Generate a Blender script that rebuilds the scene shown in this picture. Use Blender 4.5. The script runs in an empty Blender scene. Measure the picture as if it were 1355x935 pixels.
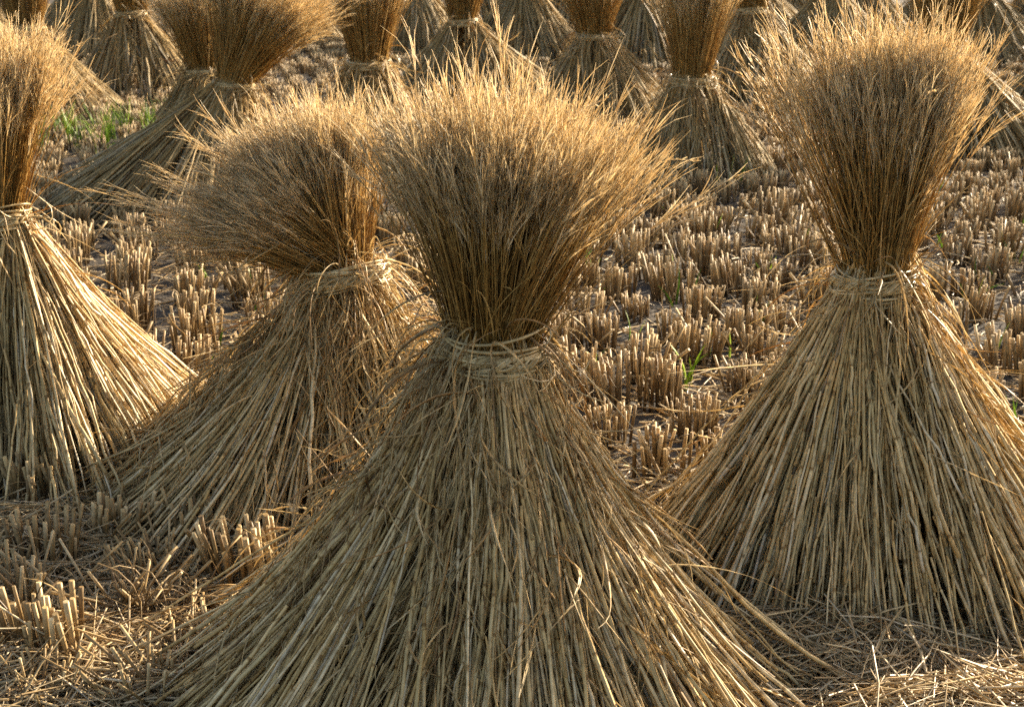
import bpy, math, random
import numpy as np

scene = bpy.context.scene
COL = scene.collection
RS = np.random.RandomState
rad = math.radians

# ------------------------------------------------------------------ materials
def ramp(nt, stops):
    r = nt.nodes.new('ShaderNodeValToRGB')
    e = r.color_ramp.elements
    e[0].position, e[0].color = stops[0][0], (*stops[0][1], 1)
    e[1].position, e[1].color = stops[-1][0], (*stops[-1][1], 1)
    for p, c in stops[1:-1]:
        k = e.new(p); k.color = (*c, 1)
    return r

def strand_mat(name, stops, trans=0.25, rough=0.42, spec=0.4, along=None, gain=1.0, joints=0):
    """straw: every strand takes its own tint from 'rnd'; 'along' tints it from root (0) to tip (1)"""
    m = bpy.data.materials.new(name); m.use_nodes = True
    nt = m.node_tree; nt.nodes.clear(); L = nt.links.new
    out = nt.nodes.new('ShaderNodeOutputMaterial')
    a = nt.nodes.new('ShaderNodeAttribute'); a.attribute_name = 'rnd'
    b = nt.nodes.new('ShaderNodeAttribute'); b.attribute_name = 'along'
    r = ramp(nt, stops); L(a.outputs['Fac'], r.inputs['Fac'])
    col = r.outputs['Color']
    if along:
        r2 = ramp(nt, along); L(b.outputs['Fac'], r2.inputs['Fac'])
        mx = nt.nodes.new('ShaderNodeMix'); mx.data_type = 'RGBA'; mx.blend_type = 'MULTIPLY'
        mx.inputs[0].default_value = 1
        L(col, mx.inputs[6]); L(r2.outputs['Color'], mx.inputs[7]); col = mx.outputs[2]
    if joints:                                     # dark joints along the stalk, at a different height on each
        u1 = nt.nodes.new('ShaderNodeMath'); u1.operation = 'MULTIPLY_ADD'; u1.inputs[1].default_value = 37.0
        u0 = nt.nodes.new('ShaderNodeMath'); u0.operation = 'MULTIPLY'; u0.inputs[1].default_value = joints
        L(b.outputs['Fac'], u0.inputs[0]); L(a.outputs['Fac'], u1.inputs[0]); L(u0.outputs[0], u1.inputs[2])
        fr = nt.nodes.new('ShaderNodeMath'); fr.operation = 'FRACT'; L(u1.outputs[0], fr.inputs[0])
        rj = ramp(nt, [(0, (.42, .34, .24)), (.025, (.50, .42, .32)), (.05, (1.15, 1.12, 1.05)), (.12, (1, 1, 1)), (.75, (1, 1, 1)), (1, (.86, .82, .74))])
        L(fr.outputs[0], rj.inputs['Fac'])
        mj = nt.nodes.new('ShaderNodeMix'); mj.data_type = 'RGBA'; mj.blend_type = 'MULTIPLY'; mj.inputs[0].default_value = 1
        L(col, mj.inputs[6]); L(rj.outputs['Color'], mj.inputs[7]); col = mj.outputs[2]
    # weathering blotches
    tc = nt.nodes.new('ShaderNodeTexCoord'); n = nt.nodes.new('ShaderNodeTexNoise')
    n.inputs['Scale'].default_value = 55; n.inputs['Detail'].default_value = 3
    L(tc.outputs['Object'], n.inputs['Vector'])
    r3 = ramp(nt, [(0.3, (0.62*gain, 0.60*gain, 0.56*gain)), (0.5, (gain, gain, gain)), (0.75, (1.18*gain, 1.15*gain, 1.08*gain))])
    L(n.outputs['Fac'], r3.inputs['Fac'])
    m2 = nt.nodes.new('ShaderNodeMix'); m2.data_type = 'RGBA'; m2.blend_type = 'MULTIPLY'; m2.inputs[0].default_value = 1
    L(col, m2.inputs[6]); L(r3.outputs['Color'], m2.inputs[7]); col = m2.outputs[2]
    n4 = nt.nodes.new('ShaderNodeTexNoise'); n4.inputs['Scale'].default_value = 11; n4.inputs['Detail'].default_value = 5; n4.inputs['Roughness'].default_value = .7
    L(tc.outputs['Object'], n4.inputs['Vector'])
    r4 = ramp(nt, [(.34, (.60, .53, .42)), (.46, (.98, .95, .88)), (.58, (1.03, 1.0, .96)), (.70, (1.10, 1.14, 1.22))]); L(n4.outputs['Fac'], r4.inputs['Fac'])
    m4 = nt.nodes.new('ShaderNodeMix'); m4.data_type = 'RGBA'; m4.blend_type = 'MULTIPLY'; m4.inputs[0].default_value = .8
    L(col, m4.inputs[6]); L(r4.outputs['Color'], m4.inputs[7]); col = m4.outputs[2]
    p = nt.nodes.new('ShaderNodeBsdfPrincipled')
    p.inputs['Roughness'].default_value = rough
    p.inputs['Specular IOR Level'].default_value = spec
    L(col, p.inputs['Base Color'])
    t = nt.nodes.new('ShaderNodeBsdfTranslucent')
    hs = nt.nodes.new('ShaderNodeHueSaturation'); hs.inputs['Saturation'].default_value = .96; hs.inputs['Value'].default_value = 1.15
    L(col, hs.inputs['Color']); L(hs.outputs['Color'], t.inputs['Color'])
    ms = nt.nodes.new('ShaderNodeMixShader'); ms.inputs['Fac'].default_value = trans
    L(p.outputs[0], ms.inputs[1]); L(t.outputs[0], ms.inputs[2]); L(ms.outputs[0], out.inputs['Surface'])
    return m

STALK_STOPS = [(0.0, (.16, .095, .04)), (.13, (.40, .28, .125)), (.32, (.62, .47, .24)), (.5, (.55, .45, .25)),
               (.66, (.74, .59, .34)), (.8, (.80, .69, .48)), (.9, (.64, .58, .46)), (1, (.26, .165, .075))]
FADE = [(0, (.95, .82, .62)), (.4, (1, .96, .86)), (.85, (1, .98, .96)), (1, (.80, .76, .72))]
STALK = strand_mat('straw_stalk', STALK_STOPS, trans=.10, rough=.42, spec=.32, along=FADE, joints=2.6)
STALK_DIM = strand_mat('dimmed_straw_stalk', STALK_STOPS, trans=.08, rough=.6, spec=.15, along=FADE, gain=.66)  # straw colour darkened to tone down the sunlight on the back sheaves
PLUME = strand_mat('plume_stem', [(0, (.24, .15, .05)), (.3, (.47, .32, .115)), (.6, (.60, .43, .17)), (.85, (.74, .59, .31)), (1, (.34, .22, .08))],
                   trans=.24, rough=.45, spec=.4, along=[(0, (1, .95, .84)), (.16, (.82, .70, .50)), (.5, (.76, .64, .46)), (.75, (1.05, 1.0, .92)), (1, (1.25, 1.25, 1.22))])  # stems browner low down, darkened further to put shade inside the plume
HEADS = strand_mat('seed_head', [(0, (.62, .49, .29)), (.4, (.84, .71, .48)), (.75, (.93, .84, .65)), (1, (.70, .56, .34))],
                   trans=.55, rough=.45, spec=.4)
LEAF = strand_mat('dry_leaf', [(0, (.38, .24, .11)), (.3, (.58, .44, .22)), (.6, (.66, .52, .28)), (.85, (.72, .61, .39)), (1, (.50, .35, .16))],
                  trans=.42, rough=.45, spec=.4)
TIE = strand_mat('tie_straw', [(0, (.46, .34, .16)), (.5, (.64, .50, .26)), (1, (.74, .61, .37))], trans=.15, rough=.33, spec=.6)
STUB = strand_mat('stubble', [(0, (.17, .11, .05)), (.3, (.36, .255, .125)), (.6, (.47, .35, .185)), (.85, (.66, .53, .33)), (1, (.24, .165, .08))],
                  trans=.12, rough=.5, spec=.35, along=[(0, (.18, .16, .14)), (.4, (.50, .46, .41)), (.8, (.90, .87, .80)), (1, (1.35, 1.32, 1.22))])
LITTER = strand_mat('litter_straw', [(0, (.30, .20, .10)), (.25, (.50, .37, .20)), (.6, (.62, .48, .27)), (.85, (.70, .58, .39)), (1, (.56, .49, .37))],
                    trans=.15, rough=.42, spec=.4)
GREEN = strand_mat('green_blade', [(0, (.12, .22, .03)), (.5, (.24, .38, .05)), (1, (.40, .50, .10))], trans=.5, rough=.4, spec=.4)

def soil_mat():
    m = bpy.data.materials.new('soil'); m.use_nodes = True
    nt = m.node_tree; L = nt.links.new; p = nt.nodes['Principled BSDF']
    tc = nt.nodes.new('ShaderNodeTexCoord')
    n1 = nt.nodes.new('ShaderNodeTexNoise'); n1.inputs['Scale'].default_value = 9; n1.inputs['Detail'].default_value = 8; n1.inputs['Roughness'].default_value = .7
    n2 = nt.nodes.new('ShaderNodeTexNoise'); n2.inputs['Scale'].default_value = 60; n2.inputs['Detail'].default_value = 6
    L(tc.outputs['Object'], n1.inputs['Vector']); L(tc.outputs['Object'], n2.inputs['Vector'])
    r = ramp(nt, [(.3, (.016, .013, .010)), (.5, (.040, .033, .026)), (.62, (.085, .066, .044)), (.75, (.17, .13, .08))])
    L(n1.outputs['Fac'], r.inputs['Fac'])
    r2 = ramp(nt, [(.3, (.5, .5, .5)), (.7, (1.3, 1.25, 1.2))]); L(n2.outputs['Fac'], r2.inputs['Fac'])
    mx = nt.nodes.new('ShaderNodeMix'); mx.data_type = 'RGBA'; mx.blend_type = 'MULTIPLY'; mx.inputs[0].default_value = 1
    L(r.outputs['Color'], mx.inputs[6]); L(r2.outputs['Color'], mx.inputs[7]); L(mx.outputs[2], p.inputs['Base Color'])
    p.inputs['Roughness'].default_value = .9
    b = nt.nodes.new('ShaderNodeBump'); b.inputs['Strength'].default_value = .8; b.inputs['Distance'].default_value = .02
    L(n2.outputs['Fac'], b.inputs['Height']); L(b.outputs[0], p.inputs['Normal'])
    return m
SOIL = soil_mat()

# ------------------------------------------------------------------ strand meshes
def nrm(v):
    return v / np.maximum(np.linalg.norm(v, axis=-1, keepdims=True), 1e-9)

class Strands:
    """collects bundles of tapered tubes / ribbons and links them as ONE mesh object"""
    def __init__(s): s.V = []; s.F4 = []; s.FN = []; s.R = []; s.A = []; s.n = 0
    def add(s, P, W, sides, rng, rnd=None, cap=False, flat=1.0, twist=0.0):
        P = np.asarray(P, float); N, K, _ = P.shape
        if N == 0: return s
        W = np.broadcast_to(np.asarray(W, float), (N, K))
        T = nrm(np.gradient(P, axis=1))
        ref = nrm(np.cross(T[:, K//2], rng.normal(size=(N, 3))))[:, None, :]
        n1 = nrm(np.cross(T, ref)); n2 = np.cross(T, n1)
        S = sides
        ang = np.arange(S)*2*math.pi/S
        if twist:
            tw = np.linspace(0, 1, K)[None]*rng.normal(0, twist, N)[:, None] + rng.rand(N)[:, None]*6.28
            n1, n2 = n1*np.cos(tw)[..., None]+n2*np.sin(tw)[..., None], n2*np.cos(tw)[..., None]-n1*np.sin(tw)[..., None]
        V = P[:, :, None, :] + W[:, :, None, None]*(np.cos(ang)[None, None, :, None]*n1[:, :, None, :] + flat*np.sin(ang)[None, None, :, None]*n2[:, :, None, :])
        idx = (np.arange(N*K*S) + s.n).reshape(N, K, S)
        J = range(1) if S == 2 else range(S)
        for j in J:
            k = (j+1) % S
            q = np.stack([idx[:, :-1, j], idx[:, :-1, k], idx[:, 1:, k], idx[:, 1:, j]], -1)
            s.F4.append(q.reshape(-1, 4))
        if cap and S > 2: s.FN.append(idx[:, -1, :].reshape(-1, S))
        if rnd is None: rnd = rng.rand(N)
        s.R.append(np.repeat(rnd, K*S)); s.A.append(np.tile(np.repeat(np.linspace(0, 1, K), S), N))
        s.V.append(V.reshape(-1, 3)); s.n += N*K*S
        return s
    def mesh(s, name, mat):
        me = bpy.data.meshes.new(name)
        V = np.concatenate(s.V).astype(np.float32)
        faces = [np.concatenate(s.F4)] + s.FN
        loops = np.concatenate([f.ravel() for f in faces]).astype(np.int32)
        tot = np.concatenate([np.full(len(f), f.shape[1]) for f in faces]).astype(np.int32)
        st = np.concatenate([[0], np.cumsum(tot)[:-1]]).astype(np.int32)
        me.vertices.add(len(V)); me.vertices.foreach_set('co', V.ravel())
        me.loops.add(len(loops)); me.loops.foreach_set('vertex_index', loops)
        me.polygons.add(len(tot)); me.polygons.foreach_set('loop_start', st)
        sm = np.ones(len(tot), bool)
        ncap = sum(len(f) for f in s.FN)
        if ncap: sm[-ncap:] = False
        me.polygons.foreach_set('use_smooth', sm)
        for nm, arr in (('rnd', s.R), ('along', s.A)):
            at = me.attributes.new(nm, 'FLOAT', 'POINT'); at.data.foreach_set('value', np.concatenate(arr).astype(np.float32))
        me.update(calc_edges=True); me.materials.append(mat)
        return me
    def build(s, name, mat, parent=None):
        return link(name, s.mesh(name, mat), parent)

def link(name, me, parent=None, loc=None):
    o = bpy.data.objects.new(name, me); COL.objects.link(o)
    if parent: o.parent = parent
    if loc is not None: o.location = loc
    return o

def tag(o, label, cat, group=None):
    o['label'] = label; o['category'] = cat
    if group: o['group'] = group
    return o

def thing(name, label, cat, loc, group=None):
    o = bpy.data.objects.new(name, None); COL.objects.link(o); o.location = loc; o.empty_display_size = .1
    return tag(o, label, cat, group)

def bez(p0, p1, p2, t):
    t = t[..., None]
    return (1-t)**2*p0[:, None] + 2*t*(1-t)*p1[:, None] + t*t*p2[:, None]

def basis(a):
    a = np.array(a, float); a /= np.linalg.norm(a)
    x = np.cross([0, 1, 0], a); x /= np.linalg.norm(x); y = np.cross(a, x)
    return a, x, y

def curly(rng, p0, d0, L, K, curl, grav):
    """paths that start at p0 along d0, bend steadily and sag"""
    N = len(p0); P = np.zeros((N, K, 3)); P[:, 0] = p0
    d = nrm(d0); w = rng.normal(size=(N, 3))*curl
    st = (L/(K-1))[:, None]
    for k in range(1, K):
        d = nrm(d + np.cross(w, d)*(1.0/K) + np.array([0, 0, -grav])/K + rng.normal(size=(N, 3))*.03)
        P[:, k] = P[:, k-1] + d*st
    P[:, :, 2] = np.maximum(P[:, :, 2], .006)
    return P

# ------------------------------------------------------------------ one sheaf
def sheaf(label, loc, band, legs, plumes, seed, rb=.085, n_skirt=1500, n_plume=1300, lod=0,
          cv=.44, n_loose=160, n_leaf=200, locks=34, tie_out=0.0, gap=None, group='tied straw sheaves standing in the stubble', stray=.06, knot=True, loose_dir=None, squash=1.0):
    rng = RS(seed)
    root = thing('straw_sheaf', label, 'straw sheaf', (loc[0], loc[1], 0), group)
    bc = np.array(band, float)
    thick = [1.0, 1.25, 1.7][lod]; K = [9, 7, 5][lod]; S = [4, 3, 3][lod]
    # ---- skirt of stalks
    n = n_skirt
    wts = np.array([l[2] for l in legs], float); wts /= wts.sum()
    li = rng.choice(len(legs), n, p=wts)
    lm = np.array([(rad(l[0]), rad(l[1]), l[3]) for l in legs])
    cen = np.array([(l[4] if len(l) > 4 else (0, 0)) for l in legs], float)
    lock = rng.rand(len(legs), locks)*2-1; lockr = 1+rng.normal(0, .10, (len(legs), locks)); lockt = rng.rand(len(legs), locks)
    k = rng.randint(0, locks, n)
    unif = lm[li, 1] > rad(100)
    g = np.where(unif, lock[li, k]*math.pi, lock[li, k]*lm[li, 1]*1.3)
    phi = lm[li, 0] + g + rng.normal(0, .05, n)
    u = rng.rand(n)**.42
    Rr = lm[li, 2]*lockr[li, k]*(1+rng.normal(0, .05, n))
    e = np.stack([np.cos(phi), np.sin(phi), np.zeros(n)], 1)
    lsw = rng.normal(0, .27, (len(legs), locks)); lout = .05*rng.rand(len(legs), locks)**2
    phe = phi + lsw[li, k] + rng.normal(0, 1, n)*np.where(rng.rand(n) < .68, .055, .24) + (rng.rand(n) < stray)*rng.normal(0, .42, n)
    ee = np.stack([np.cos(phe), np.sin(phe)*squash, np.zeros(n)], 1)
    p0 = bc + e*(rb*u)[:, None]*.96; p0[:, 2] += .03 + rng.normal(0, .006, n)
    p2 = np.zeros((n, 3)); p2[:, :2] = cen[li]; p2 += ee*(Rr*(.25+.75*u))[:, None]
    p2[:, 2] = .003 + .02*rng.rand(n)
    c = (cv + rng.normal(0, .045, n))[:, None]
    p1 = p0 + (p2-p0)*np.concatenate([c, c, np.full((n, 1), .52)], 1)
    out = ((rng.rand(n) < stray)*rng.rand(n)*.035)[:, None]; p1 = p1 + ee*(out+lout[li, k][:, None]) + np.stack([-np.sin(phi), np.cos(phi), 0*phi], 1)*rng.normal(0, .034, n)[:, None]
    t1 = 1 - np.abs(rng.normal(0, .035, n)) - (rng.rand(n) < .12)*rng.rand(n)*.18
    t = np.linspace(0, 1, K)[None]*t1[:, None]
    P = bez(p0, p1, p2, t)
    wob = rng.normal(0, .0045, (n, K, 3)); wob[:, 0] = 0; wob = (wob + np.roll(wob, 1, 1))*.6; P = P + wob
    lat = np.stack([-np.sin(phi), np.cos(phi), 0*phi], 1)*rng.normal(0, .008, n)[:, None]; lat2 = ee*rng.normal(0, .007, n)[:, None]
    P = P + np.sin(math.pi*t)[..., None]*lat[:, None]*0 + np.sin(2*math.pi*t+rng.rand(n)[:, None]*2)[..., None]*(lat+lat2)[:, None]*np.minimum(1, t*3)[..., None]
    kb = rng.rand(n) < .10                       # broken, kinked stalks
    k0 = rng.randint(2, K-1, n); kd = nrm(rng.normal(0, 1, (n, 3)))*(.01+.022*rng.rand(n))[:, None]*kb[:, None]
    P = P + np.maximum(0, np.arange(K)[None] - k0[:, None])[..., None]*kd[:, None]*(9/K)
    P[:, :, 2] = np.maximum(P[:, :, 2], .003)
    w0 = (.0019+.0027*rng.rand(n)**1.6)*thick*(1 if lod == 0 else .85)
    W = w0[:, None]*np.linspace(.76, 1.10, K)[None]
    rnd = np.clip(.3*lockt[li, k] + .7*rng.rand(n) + rng.normal(0, .08, n), 0, 1)
    def keep(ang, share):                          # a hollow left open between two bundles of the skirt
        if gap is None: return np.ones(len(ang), bool)
        dd = np.abs((ang-rad(gap[0])+math.pi) % (2*math.pi)-math.pi)
        return (dd > rad(gap[1])) | (rng.rand(len(ang)) < share)
    kp_ = keep(phe, .10) | (u < .62)
    sk = Strands().add(P[kp_], W[kp_], S, rng, rnd[kp_], cap=True)
    # a messy top layer: stalks that slipped loose and lie across the others
    m = int(n*.72*(1+2*stray)); j = rng.randint(0, n, m)
    pa = phi[j]; pb = pa + rng.normal(0, 1, m)*np.where(rng.rand(m) < .14, 1.0, .44)
    ea = np.stack([np.cos(pa), np.sin(pa), 0*pa], 1); eb = np.stack([np.cos(pb), np.sin(pb)*squash, 0*pb], 1)
    q0 = bc + ea*rb; q2 = np.zeros((m, 3)); q2[:, :2] = cen[li[j]]; q2 = q2 + eb*(Rr[j]*(.95+.12*rng.rand(m)))[:, None]
    lift = .012+.045*rng.rand(m)**1.6
    q1 = q0 + (q2-q0)*np.concatenate([c[j], c[j], np.full((m, 1), .52)], 1) + .5*(ea+eb)*lift[:, None]
    ta = .75*rng.rand(m)**1.3; tb = np.minimum(1, ta+.25+.6*rng.rand(m))
    Q = bez(q0, q1, q2, ta[:, None]+(tb-ta)[:, None]*np.linspace(0, 1, K)[None])
    Q += .5*(ea+eb)[:, None]*(lift*.35)[:, None, None] + np.cumsum(rng.normal(0, .0035, (m, K, 3)), 1)
    Q[:, :, 2] = np.maximum(Q[:, :, 2], .004)
    kq = keep(pb, .25); Q = Q[kq]; m = len(Q)
    sk.add(Q, ((.0019+.0028*rng.rand(m)**1.5)*thick)[:, None]*np.linspace(.8, 1.05, K)[None], S, rng, .25+.65*rng.rand(m), cap=True)
    sk.build('stalk_skirt', STALK if lod == 0 else STALK_DIM, root)
    # ---- dry leaves hanging about the skirt
    m = int(n_loose)
    if m:
        lf = Strands()
        ph = rng.rand(m)*2*math.pi
        if loose_dir is not None:
            q = rng.rand(m) < .6; ph = np.where(q, rad(loose_dir[0]) + rng.normal(0, rad(loose_dir[1]), m), ph)
        ev = np.stack([np.cos(ph), np.sin(ph), 0*ph], 1)
        p0 = bc + ev*(rb*(1+.15*rng.rand(m)))[:, None]; p0[:, 2] += rng.normal(0, .04, m)
        d = ev*(.35+.9*rng.rand(m))[:, None]; d[:, 2] = rng.normal(-.35, .6, m); d += rng.normal(0, .25, (m, 3))
        P = curly(rng, p0, d, .10+.20*rng.rand(m), 10, .9, 2.2)
        W = (.0012+.0026*rng.rand(m)**1.5)[:, None]*thick*np.array([.8, 1, 1, 1, .95, .9, .8, .65, .5, .2])[None]
        lf.add(P, W, 3, rng, flat=.14, twist=2.5)
        # leaves lying along the cone
        m2 = int(n_loose*2.0); j = rng.randint(0, n, m2)
        tt = .1+.75*rng.rand(m2)
        b = bez((bc+e*rb)[j], (p1 if False else (bc+e*rb)*.5+.5*np.concatenate([(cen[li]+(ee*lm[li, 2][:, None])[:, :2]), np.zeros((n, 1))], 1))[j],
                np.concatenate([(cen[li]+(ee*lm[li, 2][:, None])[:, :2]), np.zeros((n, 1))], 1)[j], tt[:, None])[:, 0]
        dn = nrm(np.concatenate([ee[j][:, :2]*.8, -np.ones((m2, 1))], 1)) + rng.normal(0, .45, (m2, 3)) + ee[j]*.15
        P = curly(rng, b+ee[j]*.012, dn, .07+.20*rng.rand(m2), 9, .8, .9)
        W = (.0012+.0028*rng.rand(m2)**1.5)[:, None]*thick*np.array([.6, 1, 1, 1, .95, .85, .7, .5, .2])[None]
        lf.add(P, W, 3, rng, flat=.14, twist=2.5)
        lf.build('loose_leaf', LEAF, root)['kind'] = 'stuff'
    # ---- straw tie
    pl0 = plumes[0][0]
    A, X, Y = basis((np.array(pl0, float)/np.linalg.norm(pl0) + np.array([0, 0, 1.6])))
    m = [30, 14, 8][lod]; KT = [64, 30, 14][lod]
    a0 = rng.rand(m)*6.28; th = a0[:, None] + np.linspace(0, 2*math.pi*1.15, KT)[None]
    rr = rb + tie_out + .014 + .008*rng.rand(m)[:, None] + .003*np.sin(th*2+a0[:, None]*7)
    zz = rng.normal(0, .0125, m)[:, None] + .010*np.sin(th+a0[:, None]*3) + .004*np.sin(2.3*th+a0[:, None])
    rope = (rng.rand(m) < .25)[:, None]; ps = rng.rand(m)[:, None]*6.283; cz = rng.rand()*6.283   # most strands are twisted into a rope, the rest wrap loosely
    rr = np.where(rope, rb+tie_out+.016+.008*np.cos(6*th+ps), rr); zz = np.where(rope, .012*np.sin(6*th+ps)+.006*np.sin(th+cz), zz)
    P = bc + rr[..., None]*(np.cos(th)[..., None]*X + np.sin(th)[..., None]*Y) + zz[..., None]*A
    tie = Strands().add(P, (.0018+.0018*rng.rand(m))[:, None]*thick, S, rng).build('tie_band', TIE, root)
    if lod < 2 and knot:
        m = 22; kp = bc + (rb+.008)*(X*.93 - Y*.35)
        d = (X*.5-Y*.5)[None]*1.0 + rng.normal(0, .7, (m, 3))
        P = curly(rng, kp + rng.normal(0, .007, (m, 3)), d, .04+.13*rng.rand(m)**2, 8, 3.0, .8)
        Strands().add(P, (.0018+.0012*rng.rand(m))[:, None]*thick*np.linspace(1, .6, 8)[None], 3, rng).build('knot', TIE, tie)
    # ---- plume: stems fan out above the tie
    st = Strands(); hd = Strands(); tot = sum(p[2] for p in plumes)
    KP = [9, 7, 5][lod]
    for (ax, spread, wt, Lm) in plumes:
        n = int(n_plume*wt/tot); A, X, Y = basis(ax)
        A0, X0, Y0 = basis(np.array(ax, float)/np.linalg.norm(ax)+np.array([0, 0, .8]))
        ph = rng.rand(n)*2*math.pi; u = rng.rand(n)**.55
        nl = 26; lph = rng.rand(nl)*2*math.pi; lo = rng.randint(0, nl, n)
        q = rng.rand(n) < .5; ph = np.where(q, lph[lo]+rng.normal(0, .12, n), ph)
        dph = rng.normal(0, .22, n)
        lkL = np.where(q, rng.normal(0, .085, nl)[lo], 0); lkS = np.where(q, rng.normal(0, .16, nl)[lo], 0); dph = dph + np.where(q, rng.normal(0, .14, nl)[lo], 0)
        e0 = np.cos(ph)[:, None]*X0 + np.sin(ph)[:, None]*Y0
        e1 = np.cos(ph+dph)[:, None]*X + np.sin(ph+dph)[:, None]*Y
        sp = rad(spread)*u*(1+rng.normal(0, .12, n)+lkS) + rng.normal(0, .05, n) + (rng.rand(n) < .05)*rng.rand(n)*.22
        L = Lm*(.83+rng.normal(0, .095, n) + lkL + .19*u) + (rng.rand(n) < .06)*rng.rand(n)*.12
        s = np.linspace(0, 1, KP)
        P = np.zeros((n, KP, 3)); P[:, 0] = bc + e0*(rb*u)[:, None]*.9 - A0*.025
        curl = rng.normal(0, .10, (n, 3)); droop = .07*rng.rand(n)**2 + .02*u
        for k in range(1, KP):
            f = s[k]; a = sp*(.68+.46*f)
            bl = min(1, f*2.2+.15)
            d = (A0*(1-bl)+A*bl)*np.cos(a)[:, None] + e1*np.sin(a)[:, None] + curl*f
            d[:, 2] -= droop*f*f*2.2
            d = nrm(d + rng.normal(0, .018, (n, 3)))
            P[:, k] = P[:, k-1] + d*(L/(KP-1))[:, None]
        w0 = (.0007+.0010*rng.rand(n)**1.5)*thick
        st.add(P, w0[:, None]*np.linspace(1.35, .5, KP)[None], 3, rng)
        # dry leaf blades in the plume
        m = int(n_leaf*wt/tot)
        if m:
            j = rng.randint(0, n, m); kk = rng.randint(0, 3, m)
            dd = P[j, kk+1]-P[j, kk]; dd = nrm(dd) + rng.normal(0, .13, (m, 3))
            Q = curly(rng, P[j, kk], dd, .10+.16*rng.rand(m), 8, .5, .12)
            st.add(Q, (.0009+.0016*rng.rand(m)**2)[:, None]*thick*np.array([.7, 1, 1, .95, .85, .7, .5, .15])[None], 3, rng, flat=.25)
        # seed heads: bare branchlets hugging the last third of each stem
        nb = [9, 6, 3][lod]
        for b in range(nb):
            f = .73 + .26*rng.rand(n)
            x = f*(KP-1); k0 = np.minimum(x.astype(int), KP-2); fr = (x-k0)[:, None]
            i = np.arange(n); base = P[i, k0]*(1-fr)+P[i, k0+1]*fr
            d = nrm(P[i, k0+1]-P[i, k0])
            dd = nrm(d + rng.normal(0, .085, (n, 3)))
            Lb = (.035+.07*rng.rand(n))*(1.2-.4*(f-.73)/.26)
            Kb = 4 if lod < 2 else 3
            Q = curly(rng, base, dd, Lb, Kb, .30, .12)
            wv = (.00036+.0005*rng.rand(n))*thick*1.1
            pat = np.array([.6, 1.2, 1.0, .35])[:Kb] if Kb == 4 else np.array([.7, 1.2, .3])
            hd.add(Q, wv[:, None]*pat[None], 3, rng)
    ne = [190, 50, 12][lod]                          # ears that stand clear of the rest, husks still on
    for (ax, spread, wt, Lm) in plumes:
        n = max(2, int(ne*wt/tot)); A, X, Y = basis(ax); ph = rng.rand(n)*6.283
        e1 = np.cos(ph)[:, None]*X + np.sin(ph)[:, None]*Y
        sp = rad(spread)*(.1+1.25*rng.rand(n)); L = Lm*(.92+.36*rng.rand(n)**2.2); K2 = 12
        P = np.zeros((n, K2, 3)); P[:, 0] = bc + e1*rb*.5; cu = rng.normal(0, .22, (n, 3)); dr = rng.rand(n)**2
        for k in range(1, K2):
            f = k/(K2-1); a = sp*(.5+.7*f)
            d = A*np.cos(a)[:, None]+e1*np.sin(a)[:, None]+cu*f*f; d[:, 2] -= (.15+.75*dr)*f**3
            P[:, k] = P[:, k-1]+nrm(d)*(L/(K2-1))[:, None]
        hd.add(P, (.0008+.0004*rng.rand(n))[:, None]*thick*np.linspace(1.3, .6, K2)[None], 3, rng)
        ng = [26, 14, 8][lod]
        for b in range(ng):
            x = (.68+.32*b/ng)*(K2-1); k0 = min(int(x), K2-2); fr = x-k0
            base = P[:, k0]*(1-fr)+P[:, k0+1]*fr; d = nrm(P[:, k0+1]-P[:, k0])
            dd = nrm(d+rng.normal(0, .30, (n, 3)))
            Q = base[:, None]+dd[:, None]*np.linspace(0, 1, 4)[None, :, None]*(.008+.005*rng.rand(n))[:, None, None]
            hd.add(Q, (.0011+.0005*rng.rand(n))[:, None]*thick*np.array([.3, 1, .9, .2])[None], 3, rng, flat=.6)
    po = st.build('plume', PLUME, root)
    hd.build('seed_heads', HEADS, po)
    return root

# ------------------------------------------------------------------ the setting
def ground():
    def axis(lo, hi, far):
        near = np.arange(lo, hi+1e-6, .06); out = []
        d = .12; p = hi
        while p < far: p += d; d *= 1.35; out.append(p)
        d = .12; p = lo; neg = []
        while p > -far: p -= d; d *= 1.35; neg.append(p)
        return np.concatenate([neg[::-1], near, out])
    xs = axis(-5, 5, 900); ys = axis(.3, 14, 900)
    X, Y = np.meshgrid(xs, ys)
    rng = RS(5); Z = np.zeros_like(X)
    for k in range(26):
        f = 1.5+14*rng.rand(); a = rng.rand()*6.28; p = rng.rand()*6.28
        Z += .0028*np.sin(f*(X*math.cos(a)+Y*math.sin(a))+p)
    Z *= np.exp(-np.maximum(0, np.hypot(X, Y)-14)/10)
    Z -= .008
    V = np.stack([X, Y, Z], -1).reshape(-1, 3)
    ny, nx = X.shape; i = np.arange(nx*ny).reshape(ny, nx)
    F = np.stack([i[:-1, :-1], i[:-1, 1:], i[1:, 1:], i[1:, :-1]], -1).reshape(-1, 4)
    me = bpy.data.meshes.new('ground'); me.from_pydata(V.tolist(), [], F.tolist()); me.materials.append(SOIL)
    me.polygons.foreach_set('use_smooth', np.ones(len(F), bool)); me.update()
    o = link('ground', me); o['kind'] = 'structure'
ground()

# ------------------------------------------------------------------ sheaves
SH = []   # (x, y, clear radius) for keeping stubble out of the skirts
ALL = [(0, 180, 1, 1.0)]
def S_(x, y, r): SH.append((x, y, r))

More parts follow.
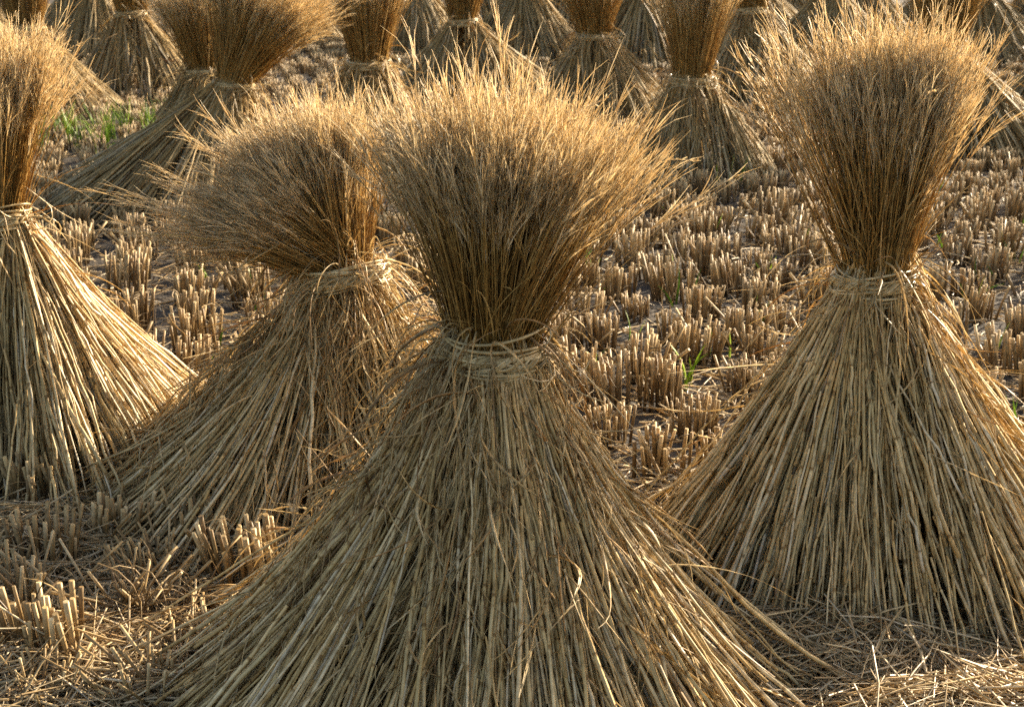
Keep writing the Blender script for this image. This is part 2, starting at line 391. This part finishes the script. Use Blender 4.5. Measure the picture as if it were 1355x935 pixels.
sheaf('largest straw sheaf, standing front and centre with its wide skirt cut by the bottom edge', (-.05, 2.43),
      (.02, 0, .665), [(0, 180, .36, .40), (193, 15, .24, .60), (217, 13, .20, .57), (-28, 14, .22, .54), (-58, 14, .20, .50), (-84, 13, .26, .47)],
      [((.02, .0, 1), 15, .70, .375), ((.31, -.05, 1), 12, .18, .41), ((-.18, .1, 1), 10, .12, .42)], 11, rb=.072, n_skirt=1800, n_plume=1800,
      n_loose=420, n_leaf=420, gap=(246, 14), locks=11, cv=.22, loose_dir=(190, 40))
S_(-.05, 2.43, .56)
sheaf('big straw sheaf on the right, its upright plume over a band with a bright knot', (.80, 2.97), (-.03, 0, .655),
      [(0, 180, .8, .43), (-12, 20, .2, .52), (200, 22, .15, .46)], [((.03, .05, 1), 7.5, .82, .445), ((-.36, .05, 1), 7, .08, .50), ((.12, .1, 1), 10, .1, .48)], 22,
      rb=.066, locks=20, n_skirt=1500, n_plume=1600, n_loose=230, n_leaf=380, cv=.40)
S_(.80, 2.97, .45)
sheaf('straw sheaf cut by the left edge, sunlit down its right flank', (-1.35, 3.60), (.04, 0, .665),
      [(0, 180, .7, .35), (-8, 22, .35, .54)], [((.04, .05, 1), 14, 1, .41)], 13, rb=.062, locks=22, n_skirt=1500, n_plume=1500, n_loose=110, n_leaf=220, cv=.36)
S_(-1.34, 3.60, .36)
sheaf('slumped straw sheaf whose dark plume flops to the left, behind the largest sheaf', (-.46, 3.45), (.05, -.02, .56),
      [(203, 12, .58, .66), (240, 20, .14, .34), (-80, 26, .12, .27), (-8, 10, .34, .57), (90, 60, .10, .3)],
      [((-.42, .22, 1), 15, .46, .37), ((-.74, -.22, .60), 12, .26, .335), ((-.06, .15, 1), 10, .20, .35), ((-1.0, -.22, .50), 9, .07, .44)], 14, rb=.07,
      n_skirt=1400, n_plume=1700, n_loose=480, n_leaf=420, gap=(272, 16), locks=12, cv=.15, tie_out=.02, stray=.16, loose_dir=(250, 60))
S_(-.5, 3.45, .5)
sheaf('leaning sheaf behind the slumped one, grey skirt sweeping to the left', (-1.64, 7.20), (.26, 0, .60),
      [(205, 22, .55, .64), (250, 25, .35, .46), (0, 180, .3, .42)], [((.06, .05, 1), 6, .36, .60), ((.62, .0, 1), 17, .64, .56)], 15, lod=1, rb=.085,
      n_skirt=1300, n_plume=1500, n_loose=80, n_leaf=120, cv=.46)
S_(-1.75, 7.4, .5)
# the rows further back
FAR = [  # label, x, y, band dx, legs, plumes, seed
    ('sheaf with a loose orange brown plume, just left of and behind the leaning sheaf', -1.86, 8.85, .0, [(0, 180, 1, .38)], [((-.12, .05, 1), 20, 1, .52)], (0, .45)),
    ('upright sheaf with spread brown skirt behind the green grass patch', -3.05, 11.9, -.03, [(0, 180, .7, .46), (-20, 25, .3, .60), (200, 22, .25, .52)], [((.05, .1, 1), 20, 1, .5)], (0, .45)),
    ('sheaf in the top left corner with one sunlit leg to the right', -3.55, 10.8, -.02, [(0, 180, .6, .36), (-22, 14, .3, .58)], [((-.03, .1, 1), 20, 1, .5)], (0, .36)),
    ('dark upright sheaf with an orange right edge, behind the left shoulder of the largest sheaf', -.84, 8.55, .0, [(0, 180, 1, .36)], [((.0, .05, 1), 17, 1, .56)], (0, .36)),
    ('small sheaf with a bright knot, straight behind the largest sheaf', -.38, 11.9, -.02, [(0, 180, .6, .40), (-25, 13, .35, .68), (205, 18, .25, .6)], [((.02, .1, 1), 18, 1, .5)], (0, .4)),
    ('pale sheaf leaning on a crooked lit leg, behind the right shoulder of the largest sheaf', .57, 10.2, .0, [(0, 180, .6, .40), (-18, 14, .4, .56), (215, 22, .25, .5)], [((-.05, .1, 1), 24, 1, .5)], (0, .4)),
    ('slim upright sheaf with split legs and a dark hollow between them', 1.0, 8.1, .0, [(205, 28, .5, .28), (255, 20, .35, .25), (-20, 10, .42, .42), (120, 40, .3, .25)], [((.04, .05, 1), 11, 1, .6)], (0, .3)),
    ('grey shaded sheaf with a lit leg at the top edge, between two nearer sheaves', .12, 14.8, .0, [(0, 180, .7, .62), (-20, 14, .3, .66)], [((.0, .1, 1), 18, 1, .5)], (0, .5)),
    ('sheaf left of the big right plume, one sunlit leg slanting down from its knot', 1.80, 11.2, .02, [(0, 180, .8, .38), (-28, 13, .4, .62)], [((.0, .1, 1), 20, 1, .5)], (0, .4)),
    ('sheaf with a dark plume directly behind the big right sheaf, long lit leg at right', 2.68, 8.95, -.04, [(0, 180, .6, .42), (-22, 8, .35, .70)], [((.0, .05, 1), 20, 1, .52)], (0, .45)),
    ('grey sheaf near the top right corner with a lit left shoulder', 4.75, 14.8, -.05, [(0, 180, .7, .62), (-20, 16, .3, .7)], [((.0, .1, 1), 18, 1, .5)], (0, .5)),
    ('sheaf cut by the right edge, only its brown left flank in view', 3.92, 10.4, .02, [(0, 180, 1, .44)], [((.05, .1, 1), 20, 1, .5)], (0, .4)),
    ('shaded grey sheaf at the top edge behind the corner sheaf', -4.3, 15.2, .0, [(0, 180, .7, .62), (-20, 16, .2, .6)], [((.0, .1, 1), 18, 1, .5)], (0, .5)),
    ('grey skirted sheaf behind the slim split sheaf', 1.25, 14.2, .0, [(0, 180, .8, .68)], [((.0, .1, 1), 18, 1, .5)], (0, .5)),
    ('bluish shaded sheaf at the top edge, left of the sheaf with the bright knot', -1.05, 15.6, .0, [(0, 180, .8, .68)], [((.0, .1, 1), 18, 1, .5)], (0, .5)),
    ('shaded sheaf at the top edge behind the big right plume', 3.15, 14.6, .0, [(0, 180, .8, .68), (-25, 14, .2, .64)], [((.0, .1, 1), 18, 1, .5)], (0, .5)),
    ('farthest shaded sheaf above the leaning one', -2.6, 16.5, .0, [(0, 180, .8, .68)], [((.0, .1, 1), 18, 1, .5)], (0, .5)),
    ('far grey sheaf at the top edge, left of the big right plume', 2.15, 16.2, .0, [(0, 180, .8, .68), (-25, 14, .2, .64)], [((.0, .1, 1), 18, 1, .5)], (0, .5)),
    ('far sheaf at the top right corner, rightmost of the top row', 6.2, 16.0, .0, [(0, 180, .8, .68)], [((.0, .1, 1), 18, 1, .5)], (0, .5)),
    ('far sheaf at the top edge, right of the corner sheaf and in half shade', -5.8, 15.0, .0, [(0, 180, .8, .68)], [((.0, .1, 1), 18, 1, .5)], (0, .5)),
]
FZ = {-1.86: 0.5, -3.05: 0.64, -3.55: 0.61, -0.84: 0.57, -0.38: 0.58, 0.57: 0.6, 1.0: 0.53, 2.68: 0.62, 3.92: 0.5}
for i, (lab, x, y, dx, legs, pl, (_, r)) in enumerate(FAR):
    near = y < 10.9
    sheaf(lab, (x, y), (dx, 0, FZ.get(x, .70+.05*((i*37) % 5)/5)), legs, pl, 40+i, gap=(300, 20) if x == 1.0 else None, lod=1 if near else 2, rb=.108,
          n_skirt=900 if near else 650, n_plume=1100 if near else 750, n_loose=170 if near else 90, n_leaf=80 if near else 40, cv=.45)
    S_(x, y, r)

# the last row along the top edge: copies of three of the sheaves above
protos = [o for o in bpy.data.objects if o.get('category') == 'straw sheaf' and o.location.y > 14.5][:3]
r2 = RS(9)
for i, (x, y) in enumerate([(-7.0, 18.4), (-5.2, 18.0), (-3.6, 18.8), (-1.7, 18.3), (-.35, 17.6), (.75, 18.6), (1.75, 19.0), (2.9, 18.2), (4.0, 17.4), (5.5, 18.6), (7.2, 18.2), (3.5, 20.4), (4.7, 20.8), (6.2, 20.2), (7.6, 20.6), (2.4, 21.0), (-2.6, 20.6)]):
    p = protos[i % 3]; r = p.copy(); COL.objects.link(r); r.location = (x, y, 0)
    r.rotation_euler = (0, 0, r2.uniform(-.5, .5)); sc = r2.uniform(.92, 1.1); r.scale = (sc*1.1, sc*1.1, sc)
    tag(r, 'hazy small straw sheaf in the last row along the top edge', 'straw sheaf', 'straw sheaves of the last row')
    for ch in list(p.children):
        c = ch.copy(); COL.objects.link(c); c.parent = r
        for g in ch.children:
            d = g.copy(); COL.objects.link(d); d.parent = c
    S_(x, y, .5)

# ------------------------------------------------------------------ rice stubble
def clump_mesh(seed, n=40, bent=False, ragged=0.0):
    rng = RS(seed); s = Strands()
    a = rng.rand(n)*6.28; r = .058*np.sqrt(rng.rand(n))
    b = np.stack([r*np.cos(a)*1.15, r*np.sin(a)*.85, np.full(n, -.012)], 1)
    h = (.095+.04*rng.rand(n)+.02*rng.rand())*(1-(rng.rand(n) < .15)*.5*rng.rand(n))
    tilt = np.stack([np.cos(a)*r*1.0, np.sin(a)*r*1.0, 0*a], 1) + rng.normal(0, .06, (n, 3))*[1, 1, 0] + (rng.rand(n) < .10)[:, None]*rng.normal(0, .30, (n, 3))*[1, 1, 0] + rng.normal(0, .05, 3)*[1, 1, 0] + ragged*rng.normal(0, .5, (n, 3))*[1, 1, 0]
    K = 4; t = np.linspace(0, 1, K)[None, :, None]
    P = b[:, None] + t*(np.array([0, 0, 1.0])+tilt)[:, None]*h[:, None, None] + (t**2)*tilt[:, None]*.03
    if bent:
        K = 7; L = .10+.12*rng.rand(n)
        P = curly(rng, b, np.array([.5, -.2, 1.0])+rng.normal(0, .3, (n, 3)), L, K, .8, 2.6)
    s.add(P, (.0011+.0012*rng.rand(n) if bent else (.0024+.0018*rng.rand(n) if ragged else .0029+.0024*rng.rand(n)))[:, None]*np.linspace(1.05, .95, K)[None], 5, rng, cap=True)
    m = 14   # broken sheaths and leaf scraps
    p0 = b[rng.randint(0, n, m)] + [0, 0, 1]*(.02+.09*rng.rand(m))[:, None]
    s.add(curly(rng, p0, rng.normal(0, .6, (m, 3))+[0, 0, .5], .05+.09*rng.rand(m), 6, 1.6, 1.5),
          (.0008+.0014*rng.rand(m))[:, None]*np.array([.8, 1, 1, .9, .6, .2])[None], 3, rng, flat=.3)
    return s
NV = 26
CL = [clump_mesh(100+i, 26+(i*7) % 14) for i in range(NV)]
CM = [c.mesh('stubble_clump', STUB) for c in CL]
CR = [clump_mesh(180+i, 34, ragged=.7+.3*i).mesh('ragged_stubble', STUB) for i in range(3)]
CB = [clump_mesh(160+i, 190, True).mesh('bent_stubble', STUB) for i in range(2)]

rng = RS(77)
def free(x, y, pad=0.0):
    return all((x-a)**2+(y-b)**2 > (r*.86+pad)**2 for a, b, r in SH)
grid = []
ca, sa = math.cos(rad(14)), math.sin(rad(14))
for i in range(-90, 110):
    for j in range(-40, 100):
        gx, gy = i*.225 + (.5 if j % 2 else 0)*.0, j*.29
        x, y = gx*ca-gy*sa + rng.normal(0, .022), gx*sa+gy*ca + rng.normal(0, .028) + .4
        if y < 3.05 or y > 23 or abs(x) > .39*y+.35 or rng.rand() < .05: continue
        if y < 4.2 and x < -.05 and x > -1.2 and y < 3.4: continue
        if free(x, y): grid.append((x, y))
grid.sort(key=lambda p: p[1])
REG = [
    (lambda x, y: y < 5.6 and x < -.3, 'pale stubble clump in the field between the left edge sheaf and the slumped sheaf', 'stubble clumps between the left edge sheaf and the slumped sheaf'),
    (lambda x, y: y < 5.6 and x < 1.05, 'sunlit stubble clump in the field between the largest sheaf and the big right sheaf', 'stubble clumps between the two big sheaves'),
    (lambda x, y: y < 5.6, 'stubble clump in the strip right of the big right sheaf', 'stubble clumps right of the big right sheaf'),
    (lambda x, y: x < -.9, 'distant stubble clump around the leaning sheaf and the green grass patch', 'distant stubble clumps around the leaning sheaf'),
    (lambda x, y: x < 1.6, 'distant stubble clump around the slim split sheaf', 'distant stubble clumps around the slim split sheaf'),
    (lambda x, y: True, 'distant stubble clump around the sheaves behind the big right plume', 'distant stubble clumps behind the big right plume'),
]
def clump(x, y, k, sc, rz, label, group=None, me=None):
    o = link('stubble_clump', me or CM[k], None, (x, y, 0))
    o.rotation_euler = (0, 0, rz); o.scale = (sc, sc, sc*rng.uniform(.85, 1.12))
    return tag(o, label, 'stubble clump', group)
for x, y in grid[:281]:
    lab, grp = next((l, g) for f, l, g in REG if f(x, y))
    clump(x, y, rng.randint(NV), rng.uniform(.95, 1.28), rng.uniform(-.6, .6)+(3.14 if rng.rand() < .5 else 0), lab, grp)
# clumps of the near left corner, each known by its place
for x, y, k, sc, lab, bent in [
    (-.57, 2.86, 1, 1.1, 'brown stubble clump with a green shoot, left of the largest skirt', False),
    (-1.13, 3.22, 2, 1.0, 'stubble clump at the left edge, in front of the left edge sheaf', False),
    (-.90, 3.06, 3, .95, 'stubble clump at the tip of the slumped sheaf skirt', False),
    (-.71, 3.04, 4, .9, 'shaded low stubble clump in front of the slumped skirt', False),
    (-.43, 3.06, 9, .85, 'small shaded stubble clump between the slumped skirt and the largest skirt', False),
    (-1.02, 2.72, 5, 1.0, 'dark stubble clump at the left edge, third up from the bottom corner', False),
    (-.72, 2.66, 0, 1.0, 'bent sunlit stubble clump folded over to the right', True),
    (-.90, 2.50, 6, 1.05, 'bright sunlit stubble clump in the bottom left corner', False),
    (-.66, 2.36, 7, .8, 'short stubble clump beside the left tip of the largest skirt', False),
    (-1.05, 2.94, 8, .95, 'shaded stubble clump near the left edge, behind the dark one', False)]:
    clump(x, y, k, sc*1.22, rng.uniform(-.5, .5), lab, None, CB[0] if bent else (CR[0] if k in (7, 5) else None))
for x, y, k in [(-.98, 2.60, 0), (-.80, 2.72, 1), (-1.08, 2.48, 2), (-.78, 2.88, 0), (-.62, 2.52, 1), (-.52, 2.98, 2), (-.86, 2.36, 0), (-1.2, 2.9, 1)]:
    clump(x, y, k, rng.uniform(.7, .95), rng.uniform(-3, 3), 'small broken straw tuft trampled into the litter of the near left corner', 'small broken tufts of the near left corner', CR[k])
# the rest of the field, further off, as one mass
far = Strands()
def inst(src, x, y, sc, rz):
    V = np.concatenate(src.V); c, s = math.cos(rz), math.sin(rz)
    W = np.stack([(V[:, 0]*c-V[:, 1]*s)*sc+x, (V[:, 0]*s+V[:, 1]*c)*sc+y, V[:, 2]*sc], 1)
    far.V.append(W); far.R += src.R; far.A += src.A
    far.F4 += [f+far.n for f in src.F4]; far.FN += [f+far.n for f in src.FN]; far.n += len(V)
for x, y in grid[281:]:
    inst(CL[rng.randint(NV)], x, y, rng.uniform(.78, 1.05), rng.uniform(-.6, .6))
# joined caps have the same side count, so the arrays stack
far.FN = [np.concatenate([f for f in far.FN if f.shape[1] == 5])]
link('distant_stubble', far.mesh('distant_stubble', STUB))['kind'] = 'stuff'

# ------------------------------------------------------------------ loose straw
def litter(name, n, xy, seed, zmax=.022, lo=.03, hi=.24, thick=1.0, zfun=None, steep=.06):
    rng = RS(seed); s = Strands()
    x, y = xy(rng, n)
    L = lo+(hi-lo)*rng.rand(n)**1.8; a = rng.rand(n)*6.28
    pz = rng.normal(0, steep, n)
    d = np.stack([np.cos(a), np.sin(a), pz], 1)
    z = .002+zmax*rng.rand(n)**2
    if zfun is not None: z = z+zfun(x, y)
    c = np.stack([x, y, z], 1); bend = rng.normal(0, .05, (n, 3))*[1, 1, .3]
    t = np.linspace(-.5, .5, 5)[None, :, None]
    P = c[:, None]+t*d[:, None]*L[:, None, None]+(t**2)*bend[:, None]*L[:, None, None]*4
    if zfun is not None:
        P[:, :, 2] = zfun(P[:, :, 0], P[:, :, 1]) + (P[:, :, 2]-zfun(x, y)[:, None])
    P[:, :, 2] = np.maximum(P[:, :, 2], -.002)
    q = rng.rand(n) < .6
    w = (.0012+.0015*rng.rand(n))*thick
    s.add(P[~q], w[~q][:, None], 3, rng)
    s.add(P[q], (w[q]*1.5)[:, None]*np.array([.4, 1, 1, .9, .3])[None], 3, rng, flat=.2)
    return s
def field_xy(rng, n):
    y = 1.6+21*rng.rand(n*2)**2.3; x = (rng.rand(n*2)*2-1)*(.40*y+.35)
    p = .55+.45*np.sin(x*5.1+y*3.3)*np.sin(y*4.7-x*2.1)
    k = rng.rand(n*2) < np.clip(p+.25, .15, 1); k = np.nonzero(k)[0][:n]
    return x[k], y[k]
litter('loose_straw', 40000, field_xy, 301, zmax=.035, steep=.12, thick=1.3).build('loose_straw', LITTER)['kind'] = 'stuff'
def near_xy(rng, n):
    x = -1.25+2.6*rng.rand(n*2); y = 1.75+1.45*rng.rand(n*2)
    k = np.nonzero(y < 3.2-.2*np.abs(x))[0][:n]
    return x[k], y[k]
litter('trampled_straw', 11000, near_xy, 302, zmax=.045, hi=.42, steep=.09).build('trampled_straw', LITTER)['kind'] = 'stuff'

def heap(name, label, cx, cy, rx, ry, h, n, seed):
    def zf(x, y):
        d = ((x-cx)/rx)**2+((y-cy)/ry)**2
        return h*np.exp(-1.4*d*d)
    def xy(rng, n):
        a = rng.rand(n)*6.28; r = np.sqrt(rng.rand(n))
        return cx+rx*1.05*r*np.cos(a), cy+ry*1.05*r*np.sin(a)
    s = litter(name, n, xy, seed, zmax=.03, lo=.06, hi=.42, zfun=zf, steep=.18)
    s.V = [v-np.array([cx, cy, 0]) for v in s.V]
    o = s.build(name, LITTER); o.location = (cx, cy, 0)
    tag(o, label, 'straw heap')
heap('straw_heap', 'flattened heap of loose straw shaded at the foot of the big right sheaf', .60, 2.52, .27, .20, .06, 1300, 310)
heap('straw_heap', 'sunlit heap of golden loose straw in the bottom right corner', .84, 2.24, .34, .17, .055, 1500, 311)
heap('straw_heap', 'sunlit scatter heap of golden straw in the bottom left corner', -.80, 2.44, .32, .20, .03, 1500, 312)
heap('straw_heap', 'thin drift of tangled straw under the tip of the slumped skirt at the left edge', -1.12, 3.06, .30, .14, .05, 1200, 313)

# ------------------------------------------------------------------ green shoots
def sprout(x, y, n, h, seed, label, group=None, wide=1.0):
    rng = RS(seed)
    p0 = np.stack([rng.normal(0, .012, n), rng.normal(0, .012, n), np.zeros(n)], 1)
    p0[:, :2] *= wide
    P = curly(rng, p0, np.array([0, 0, 1.0])+rng.normal(0, .22, (n, 3)), h*(.5+.6*rng.rand(n)), 7, .4, .25)
    o = Strands().add(P, wide*(.0018+.0014*rng.rand(n))[:, None]*np.array([.7, 1, 1, .9, .75, .5, .1])[None], 3, rng, flat=.3).build('grass_shoot', GREEN)
    o.location = (x, y, 0); tag(o, label, 'grass shoot', group)
PATCH = ('bright green grass shoot in the patch beside the left edge plume', 'green grass shoots in the patch at the left')
for i, (x, y) in enumerate([(-2.98, 9.5), (-2.8, 9.7), (-2.62, 9.75), (-2.48, 9.85), (-2.40, 9.5), (-2.7, 9.0), (-2.95, 8.9), (-2.52, 8.8), (-3.1, 9.0), (-2.6, 9.3), (-2.86, 9.25), (-3.2, 9.6), (-2.35, 10.0)]):
    sprout(x, y, 20, .24, 500+i, PATCH[0], PATCH[1], 2.0)
for i, (x, y, n, h, lab) in enumerate([
    (-1.02, 5.45, 3, .17, 'green shoot leaning in the stubble above the slumped skirt'),
    (-1.24, 5.60, 3, .14, 'short green shoot in the stubble left of the slumped plume'),
    (-.98, 4.55, 3, .13, 'green shoot low in the stubble beside the slumped skirt'),
    (.55, 4.22, 4, .18, 'tallest green shoot between the two big sheaves'),
    (.27, 4.42, 3, .12, 'green shoot beside the neck of the largest sheaf'),
    (.87, 4.85, 3, .13, 'green shoot just left of the big right band'),
    (.31, 5.65, 4, .14, 'green shoot below the right rim of the largest plume'),
    (.93, 7.95, 5, .24, 'green shoot at the foot of the slim split sheaf'),
    (1.17, 7.7, 4, .2, 'green shoot in front of the dark hollow of the slim split sheaf'),
    (1.39, 3.74, 4, .17, 'bright green shoot at the right edge beside the big right skirt'),
    (-.67, 3.10, 3, .17, 'green shoot growing from a clump left of the largest skirt'),
    (2.4, 6.6, 4, .13, 'green shoot in the stubble right of the big right plume'),
    (1.3, 6.2, 3, .13, 'green shoot in the stubble left of the big right plume'),
    (2.1, 5.9, 4, .16, 'green shoot in the stubble at the right edge, level with the big right band'),
    (.62, 5.2, 3, .15, 'green shoot in mid field, between the two big plumes'),
    (.75, 6.9, 4, .16, 'green shoot in the far stubble in front of the slim split sheaf')]):
    sprout(x, y, n, h, 540+i, lab, None, 2.3)

r3 = RS(21)
for i, (x, y) in enumerate([(-1.12, 6.1), (-.92, 5.1), (.42, 4.7), (.66, 4.55), (.36, 5.3), (.72, 5.7), (.5, 6.3), (1.02, 5.6), (.9, 6.5), (1.6, 7.1), (1.9, 6.2), (1.72, 5.2), (1.62, 4.6), (1.85, 5.6), (2.2, 7.4), (-1.4, 6.2)]):
    sprout(x, y, 2+i % 2, .11+.05*r3.rand(), 600+i, 'thin green blade coming up through the mid field stubble', 'thin green blades in the mid field stubble', 2.0)

# ------------------------------------------------------------------ light, camera
AZ, EL = rad(45), rad(22)
w = bpy.data.worlds.new('World'); scene.world = w; w.use_nodes = True
nt = w.node_tree; bg = nt.nodes['Background']
sky = nt.nodes.new('ShaderNodeTexSky'); sky.sky_type = 'NISHITA'; sky.sun_disc = False
sky.sun_elevation = EL; sky.sun_rotation = AZ; sky.dust_density = 3.0
wb = nt.nodes.new('ShaderNodeMix'); wb.data_type = 'RGBA'; wb.blend_type = 'MULTIPLY'; wb.inputs[0].default_value = 1
wb.inputs[7].default_value = (1.12, 1.0, .87, 1)       # camera white balance set for the warm evening light
nt.links.new(sky.outputs[0], wb.inputs[6]); nt.links.new(wb.outputs[2], bg.inputs['Color']); bg.inputs['Strength'].default_value = .315
sun = bpy.data.lights.new('sun', 'SUN'); sun.energy = 14.5; sun.angle = rad(.5); sun.color = (1, .845, .62)
so = bpy.data.objects.new('sun', sun); COL.objects.link(so)
from mathutils import Vector
d = Vector((math.sin(AZ)*math.cos(EL), math.cos(AZ)*math.cos(EL), math.sin(EL)))
so.rotation_euler = d.to_track_quat('Z', 'Y').to_euler(); so.location = d*20

cam = bpy.data.cameras.new('camera'); co = bpy.data.objects.new('camera', cam); COL.objects.link(co)
co.location = (0, 0, 1.4); co.rotation_euler = (rad(90-16.9), 0, 0)
cam.sensor_width = 36; cam.lens = 36*1900/1355; cam.clip_start = .05; cam.clip_end = 3000
cam.dof.use_dof = True; cam.dof.focus_distance = 2.75; cam.dof.aperture_fstop = 11
scene.camera = co
scene.view_settings.view_transform = 'Standard'; scene.view_settings.look = 'None'
scene.view_settings.exposure = 0; scene.view_settings.gamma = 1
cy = scene.cycles
cy.max_bounces = 7; cy.diffuse_bounces = 2; cy.transmission_bounces = 4; cy.glossy_bounces = 3
cy.use_denoising = False; cy.denoiser = 'OPENIMAGEDENOISE'; cy.denoising_input_passes = 'RGB_ALBEDO_NORMAL'; cy.denoising_prefilter = 'NONE'; cy.sample_clamp_indirect = 2.5
